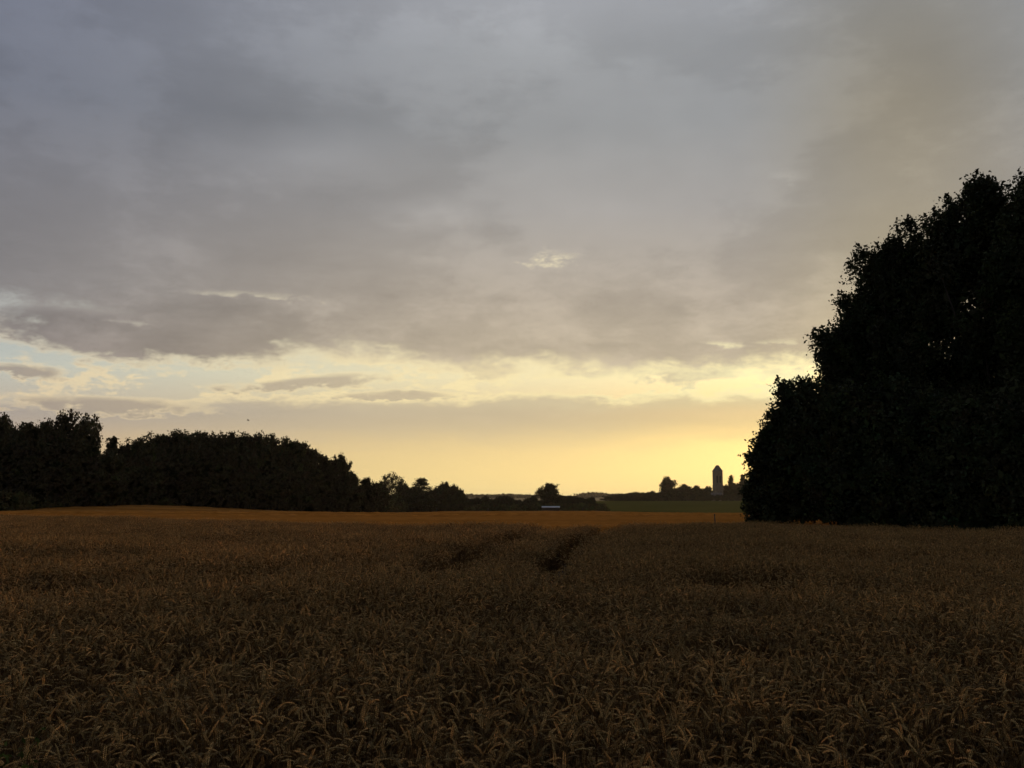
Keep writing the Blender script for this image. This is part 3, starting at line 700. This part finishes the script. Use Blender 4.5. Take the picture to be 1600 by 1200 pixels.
# ------------------------------------------------------------------ wheat
def wheat_parts(r, height=0.74, hero=False):
    """three MBs: stem, ear, leaves of one stalk rooted at the origin"""
    stem, ear, leaf = MB(), MB(), MB()
    az = r.uniform(0, 6.283); lean = math.radians(r.uniform(1, 10))
    upright = r.random() < 0.24
    th1 = math.radians(r.uniform(8, 35) if upright else r.uniform(40, 125)); th2 = th1 + math.radians(r.uniform(5, 20) if upright else r.uniform(25, 65))
    L = r.uniform(0.052, 0.078); neck = r.uniform(0.09, 0.17)
    hd = Vector((math.cos(az), math.sin(az), 0)); side = Vector((-math.sin(az), math.cos(az), 0))
    lean_d = Vector((math.cos(az + r.uniform(-1, 1)), math.sin(az + r.uniform(-1, 1)), 0))
    p = Vector((0, 0, 0)); pts = [p.copy()]
    sl = height * r.uniform(0.86, 1.06) - neck * 0.55
    for i in range(3):
        p = p + (Vector((0, 0, math.cos(lean))) + lean_d * math.sin(lean)) * (sl / 3); pts.append(p.copy())
    nn = 6 if hero else 4
    for i in range(nn):
        th = lean + (th1 - lean) * ((i + 1) / nn) ** 1.4
        p = p + (Vector((0, 0, math.cos(th))) + hd * math.sin(th)) * (neck / nn); pts.append(p.copy())
    g_ = r.uniform(0.55, 1.45); hue = r.uniform(-0.1, 0.12)
    tint = (g_ * (1 + hue), g_, g_ * (1 - hue))
    stem.tube(pts, [0.0019] * 4 + [0.0014] * (len(pts) - 4), 4 if hero else 3, tint, cap=False)
    ne = 11 if hero else 9
    step = L / ne
    for i in range(ne):
        th = th1 + (th2 - th1) * i / (ne - 1)
        tg = Vector((0, 0, math.cos(th))) + hd * math.sin(th); nrm = tg.cross(side)
        taper = 1 - 0.45 * abs(i / (ne - 1) - 0.4) - (0.2 if i == ne - 1 else 0)
        for s in (-1, 1):
            c0 = p + tg * (step * (0.5 if s > 0 else 0.0)) + side * (0.0012 * s)
            ax = (tg * 0.86 + side * (0.48 * s) + nrm * r.uniform(-0.2, 0.2)).normalized()
            w1 = ax.cross(nrm).normalized(); w2 = ax.cross(w1).normalized()
            ln, wd, tk = 0.0112 * taper, 0.0029 * taper, 0.0038 * taper
            m = c0 + ax * ln * 0.45
            b_ = r.uniform(0.65, 1.35); ti = (tint[0] * b_, tint[1] * b_, tint[2] * b_)
            ear.add([c0, m + w1 * wd, m + w2 * tk, m - w1 * wd, m - w2 * tk, c0 + ax * ln], [(0, 2, 1), (0, 3, 2), (0, 4, 3), (0, 1, 4), (5, 1, 2), (5, 2, 3), (5, 3, 4), (5, 4, 1)], ti)
        p = p + tg * step
    for k in range(2 if r.random() < 0.35 else 1):
        q = pts[2].lerp(pts[3], r.uniform(0.0, 1.0)) if k else pts[3].copy()
        a2 = r.uniform(0, 6.283); dv = Vector((math.cos(a2), math.sin(a2), 0)); th = r.uniform(0.2, 0.9); ln = r.uniform(0.09, 0.2); wd = r.uniform(0.002, 0.004)
        sd = Vector((-math.sin(a2), math.cos(a2), 0)); vs = []; ns = 5
        tw = r.uniform(-0.8, 0.8)
        for i in range(ns + 1):
            f = i / ns; ww = wd * (1 - f ** 2 * 0.9)
            s2 = (sd * math.cos(tw * f * 2) + Vector((0, 0, 1)) * math.sin(tw * f * 2))
            vs += [q - s2 * ww, q + s2 * ww]
            th += r.uniform(0.25, 0.6); q = q + (dv * math.sin(th) + Vector((0, 0, math.cos(th)))) * (ln / ns)
        b_ = r.uniform(0.6, 1.2)
        leaf.add(vs, [(2 * i, 2 * i + 1, 2 * i + 3, 2 * i + 2) for i in range(ns)], (b_, b_, b_))
    return stem, ear, leaf
def merge_wheat(name, parts_at):
    """one tuft mesh with straw and ear materials"""
    v, f, c, mi = [], [], [], []
    for (st, er, lf), (x, y, rz) in parts_at:
        for mb, k in ((st, 0), (er, 1), (lf, 0)):
            o_ = len(v); v += [(a + x, b + y, z) for a, b, z in mb.v]; f += [tuple(i + o_ for i in q) for q in mb.f]; c += mb.c; mi += [k] * len(mb.f)
    me = bpy.data.meshes.new(name); me.from_pydata(v, [], f)
    at_ = me.color_attributes.new('tint', 'FLOAT_COLOR', 'POINT'); at_.data.foreach_set('color', np.array([(*q, 1) for q in c], np.float32).ravel())
    me.materials.append(M['straw']); me.materials.append(M['ear'])
    me.polygons.foreach_set('material_index', np.array(mi, np.int32)); me.update()
    return me
PATCH = 0.30
r = random.Random(21)
tufts = bpy.data.collections.new('wheat_tufts')          # library for the crop's instances, not part of the scene
for i in range(24):
    st = []
    for k in range(48):
        st.append((wheat_parts(r), (r.uniform(-.5, .5) * PATCH, r.uniform(-.5, .5) * PATCH, 0)))
    tufts.objects.link(bpy.data.objects.new('wheat_tuft_%02d' % i, merge_wheat('wheat_tuft', st)))
def instancer(name, P, R, S, Vn, coll):
    me = bpy.data.meshes.new(name); n = len(P)
    me.vertices.add(n); me.vertices.foreach_set('co', np.asarray(P, np.float32).ravel())
    for nm, arr, ty, key in (('rot', R, 'FLOAT_VECTOR', 'vector'), ('scl', S, 'FLOAT_VECTOR', 'vector'), ('pick', Vn, 'INT', 'value')):
        a_ = me.attributes.new(nm, ty, 'POINT'); a_.data.foreach_set(key, np.asarray(arr, np.int32 if ty == 'INT' else np.float32).ravel())
    o_ = link(name, me)
    ng = bpy.data.node_groups.new(name, 'GeometryNodeTree')
    ng.interface.new_socket('Geometry', in_out='INPUT', socket_type='NodeSocketGeometry'); ng.interface.new_socket('Geometry', in_out='OUTPUT', socket_type='NodeSocketGeometry')
    N = ng.nodes; gi, go = N.new('NodeGroupInput'), N.new('NodeGroupOutput')
    ci = N.new('GeometryNodeCollectionInfo'); ci.inputs['Collection'].default_value = coll
    ci.inputs['Separate Children'].default_value = True; ci.inputs['Reset Children'].default_value = True
    ip = N.new('GeometryNodeInstanceOnPoints'); ip.inputs['Pick Instance'].default_value = True
    def attr(nm, ty):
        q = N.new('GeometryNodeInputNamedAttribute'); q.data_type = ty; q.inputs['Name'].default_value = nm; return q.outputs['Attribute']
    L_ = ng.links
    L_.new(gi.outputs[0], ip.inputs['Points']); L_.new(ci.outputs[0], ip.inputs['Instance'])
    L_.new(attr('pick', 'INT'), ip.inputs['Instance Index']); L_.new(attr('rot', 'FLOAT_VECTOR'), ip.inputs['Rotation']); L_.new(attr('scl', 'FLOAT_VECTOR'), ip.inputs['Scale'])
    L_.new(ip.outputs[0], go.inputs[0])
    md = o_.modifiers.new('scatter', 'NODES'); md.node_group = ng
    return o_
rng = np.random.default_rng(33)
px_, py_ = np.meshgrid(np.arange(-60, 40, PATCH * 0.95), np.arange(1.3, 60, PATCH * 0.95))
P = np.stack([px_.ravel(), py_.ravel()], 1); P += rng.uniform(-0.06, 0.06, P.shape)
x, y = P[:, 0], P[:, 1]
keep = (np.abs(x) < 0.56 * y + 3.0) & (y < edge_d(px_of(x, y)) + rng.uniform(-0.3, 0.3, len(x)))
# the pair of wheel tracks, 1.8 m apart, bending to the right beyond the crest
def track(y): return -1.12 + 0.10 * (y - 14.5) + 0.0036 * np.clip(y - 18, 0, 99) ** 2
for k in (0, 1.65):
    dx = np.abs(x - (track(y) + k))
    wid = (0.33 if k else 0.43) * sstep(y, 11.5 + k * 0.3, 14.5) * (1 + 0.02 * np.clip(y - 15, 0, 30))
    keep &= ~((dx < wid) & (rng.uniform(0, 1, len(x)) < 0.96))
P = P[keep]; x, y = P[:, 0], P[:, 1]
low = (np.sin(x * 0.9 + 1.3 * np.sin(y * 0.31)) * np.sin(y * 0.55 + 0.8 * np.sin(x * 0.4)) * 0.085 + np.sin(x * 2.3 + y * 1.1) * np.sin(y * 1.7 - x) * 0.03)
dips = [(2.7, 12.0, 0.75, 0.8, 0.34), (1.9, 11.2, 0.9, 0.5, 0.2), (-2.6, 12.6, 0.9, 0.4, 0.2), (3.6, 10.3, 1.4, 0.5, 0.10), (-0.5, 8.3, 1.2, 0.45, 0.16), (4.4, 9.3, 0.8, 0.4, 0.14), (1.2, 6.4, 0.9, 0.35, 0.12), (-4.5, 11.0, 1.2, 0.4, 0.14), (-1.6, 6.0, 0.8, 0.35, 0.12), (-6.5, 17, 2, 0.5, 0.15), (6, 16, 2, 0.5, 0.12)]
dip = sum(a * np.exp(-((x - cx_) / rx) ** 2 - ((y - cy_) / ry) ** 2) for cx_, cy_, rx, ry, a in dips)
near = 0.91 - 0.07 * (1 - sstep(y, 3.4, 4.6))
sz = np.clip((1.0 + low - dip) * rng.uniform(0.93, 1.07, len(x)) * near, 0.45, 1.2)
R = np.stack([rng.normal(0, 0.05, len(x)) + dip * rng.normal(0, 0.8, len(x)), rng.normal(0, 0.05, len(x)) + dip * rng.normal(0, 0.8, len(x)), rng.uniform(0, 6.283, len(x))], 1)
S = np.stack([np.full(len(x), 1.0), np.full(len(x), 1.0), sz], 1)
o = instancer('wheat_crop', np.stack([x, y, ground(x, y)], 1), R, S, rng.integers(0, 24, len(x)), tufts)
tag(o, 'dark ripe wheat filling the near field up to its crest', 'wheat', kind='stuff')
print('wheat patches', len(x))
# the nearest plants one by one
variants = []
for i in range(14):
    s_, e_, l_ = wheat_parts(r, 0.755, True)
    variants.append((s_.mesh('stem', 'straw', True), e_.mesh('ear', 'ear'), l_.mesh('leaf', 'straw')))
n_ = 0
while n_ < 300:
    y = math.sqrt(r.uniform(3.12 ** 2, 4.2 ** 2)); x = r.uniform(-0.53, 0.53) * y
    k = r.randrange(14); vs = variants[k]
    e = link('wheat_plant', None); e.location = (x, y, 0.0); e.rotation_euler = (0, 0, r.uniform(0, 6.283)); sc_ = r.uniform(0.80, 0.93); e.scale = (1, 1, sc_)
    tag(e, 'ripe wheat plant with a bowed ear at the near edge of the field', 'wheat', 'nearest wheat plants')
    link('stem', vs[0], e); link('ear', vs[1], e); link('leaf', vs[2], e)
    n_ += 1

# green weed in the wheat, near the corner
wx, wy = -1.88, 3.6
weed = link('weed_plant', None); weed.location = (wx, wy, 0); tag(weed, 'small-leaved green weed growing among the near wheat', 'weed')
r2 = np.random.default_rng(5)
mb = MB(); LP = []
for k in range(9):
    a = r2.uniform(0, 6.28); ln = r2.uniform(0.6, 0.84); sp = r2.uniform(0.05, 0.3)
    tip = Vector((math.cos(a) * sp, math.sin(a) * sp * 0.7, ln)); mid = Vector((tip.x * 0.3, tip.y * 0.3, ln * 0.55))
    mb.tube([(0, 0, 0), mid * 0.5, mid, tip], [0.004, 0.0035, 0.003, 0.0012], 5, (0.8, 0.9, 0.7))
    for j in range(70):
        t = r2.uniform(0.35, 1.02); q = mid.lerp(tip, (t - 0.5) * 2) if t > 0.5 else mid * (t * 2)
        LP.append(np.array(q) + r2.normal(0, 0.03, 3) * np.array([1, 1, 0.5]))
link('stem', mb.mesh('weed_stem', 'weed'), weed)
LP = np.array(LP); v, f, t = leaf_cloud(LP, 0.0145 * r2.uniform(0.6, 1.3, len(LP)), r2, 1.8, np.repeat(r2.uniform(0.7, 1.4, (len(LP), 1)), 3, 1), 0.6)
tag(link('foliage', mesh_np('weed_foliage', v, f, t, 'weed'), weed), kind='stuff')

# rough grass verge between the wheat and the orange field, under the stand
def blades(r_, n, h, spread):
    mb = MB()
    for i in range(n):
        x, y = r_.uniform(-spread, spread), r_.uniform(-spread, spread); a = r_.uniform(0, 6.28); L = h * r_.uniform(0.5, 1.2); w = 0.006
        d1 = (math.cos(a), math.sin(a)); b = r_.uniform(0.1, 0.5) * L; g_ = r_.uniform(0.7, 1.3)
        mb.add([(x - d1[1] * w, y + d1[0] * w, 0), (x + d1[1] * w, y - d1[0] * w, 0), (x + d1[0] * b * 0.35, y + d1[1] * b * 0.35, L * 0.65), (x + d1[0] * b, y + d1[1] * b, L)], [(0, 1, 2), (0, 2, 3)], (g_, g_, g_))
    return mb
grass = bpy.data.collections.new('grass_tufts')
for i in range(4): grass.objects.link(bpy.data.objects.new('grass_tuft_%d' % i, blades(r, 60, 0.5, 0.22).mesh('grass_tuft', 'verge')))
rng = np.random.default_rng(8)
u = rng.uniform(1078, 2050, 2600); d = edge_d(u) + 0.3 + rng.uniform(0, 1, 2600) ** 1.3 * np.interp(u, [1078, 1120, 1200, 2050], [0.8, 2.0, 6, 12])
x = (u - 800) / FOCAL * d
hh = np.interp(u, [1078, 1105, 1200, 1400], [0.6, 1.1, 0.8, 0.8])
o = instancer('verge_grass', np.stack([x, d, ground(x, d)], 1), np.stack([x * 0, x * 0, rng.uniform(0, 6.28, 2600)], 1), np.stack([x * 0 + 1.2, x * 0 + 1.2, rng.uniform(0.6, 1.2, 2600) * hh], 1), rng.integers(0, 4, 2600), grass)
tag(o, 'rough dark grass verge between the wheat and the black stand of trees', 'grass', kind='stuff')

# tell the members of a row apart by their order along it
by = {}
for o in COL.objects:
    if o.parent is None and o.get('group') and o.type == 'EMPTY' and o['group'] not in ('nearest wheat plants', 'trees of the tall dark stand', 'shrubs under the tall dark stand', 'tall trees of the wood'):
        by.setdefault(o['label'], []).append(o)
for lab, os_ in by.items():
    os_.sort(key=lambda o: o.location.x / o.location.y)
    for i, o in enumerate(os_):
        if len(os_) > 1:
            n = i + 1
            w = ORD[i] if i < len(ORD) else str(n) + ('th' if n % 100 in (11, 12, 13) else {1: 'st', 2: 'nd', 3: 'rd'}.get(n % 10, 'th'))
            o['label'] = f'{lab}, {w} from the left'

# ------------------------------------------------------------------ evening haze in the air over the fields
mb = MB(); mb.box(-4600, 4600, -1050, 5300, -6.0, 24.0)
hm = bpy.data.materials.new('evening_haze'); hm.use_nodes = True; hm.node_tree.nodes.clear()
pv = hm.node_tree.nodes.new('ShaderNodeVolumePrincipled'); ho = hm.node_tree.nodes.new('ShaderNodeOutputMaterial')
pv.inputs['Color'].default_value = (0.92, 0.88, 0.82, 1); pv.inputs['Density'].default_value = 0.00006; pv.inputs['Anisotropy'].default_value = 0.5
hm.node_tree.links.new(pv.outputs[0], ho.inputs['Volume'])
M['haze'] = hm
tag(link('haze', mb.mesh('haze', 'haze')), 'thin warm evening haze over the fields', 'haze', kind='stuff')
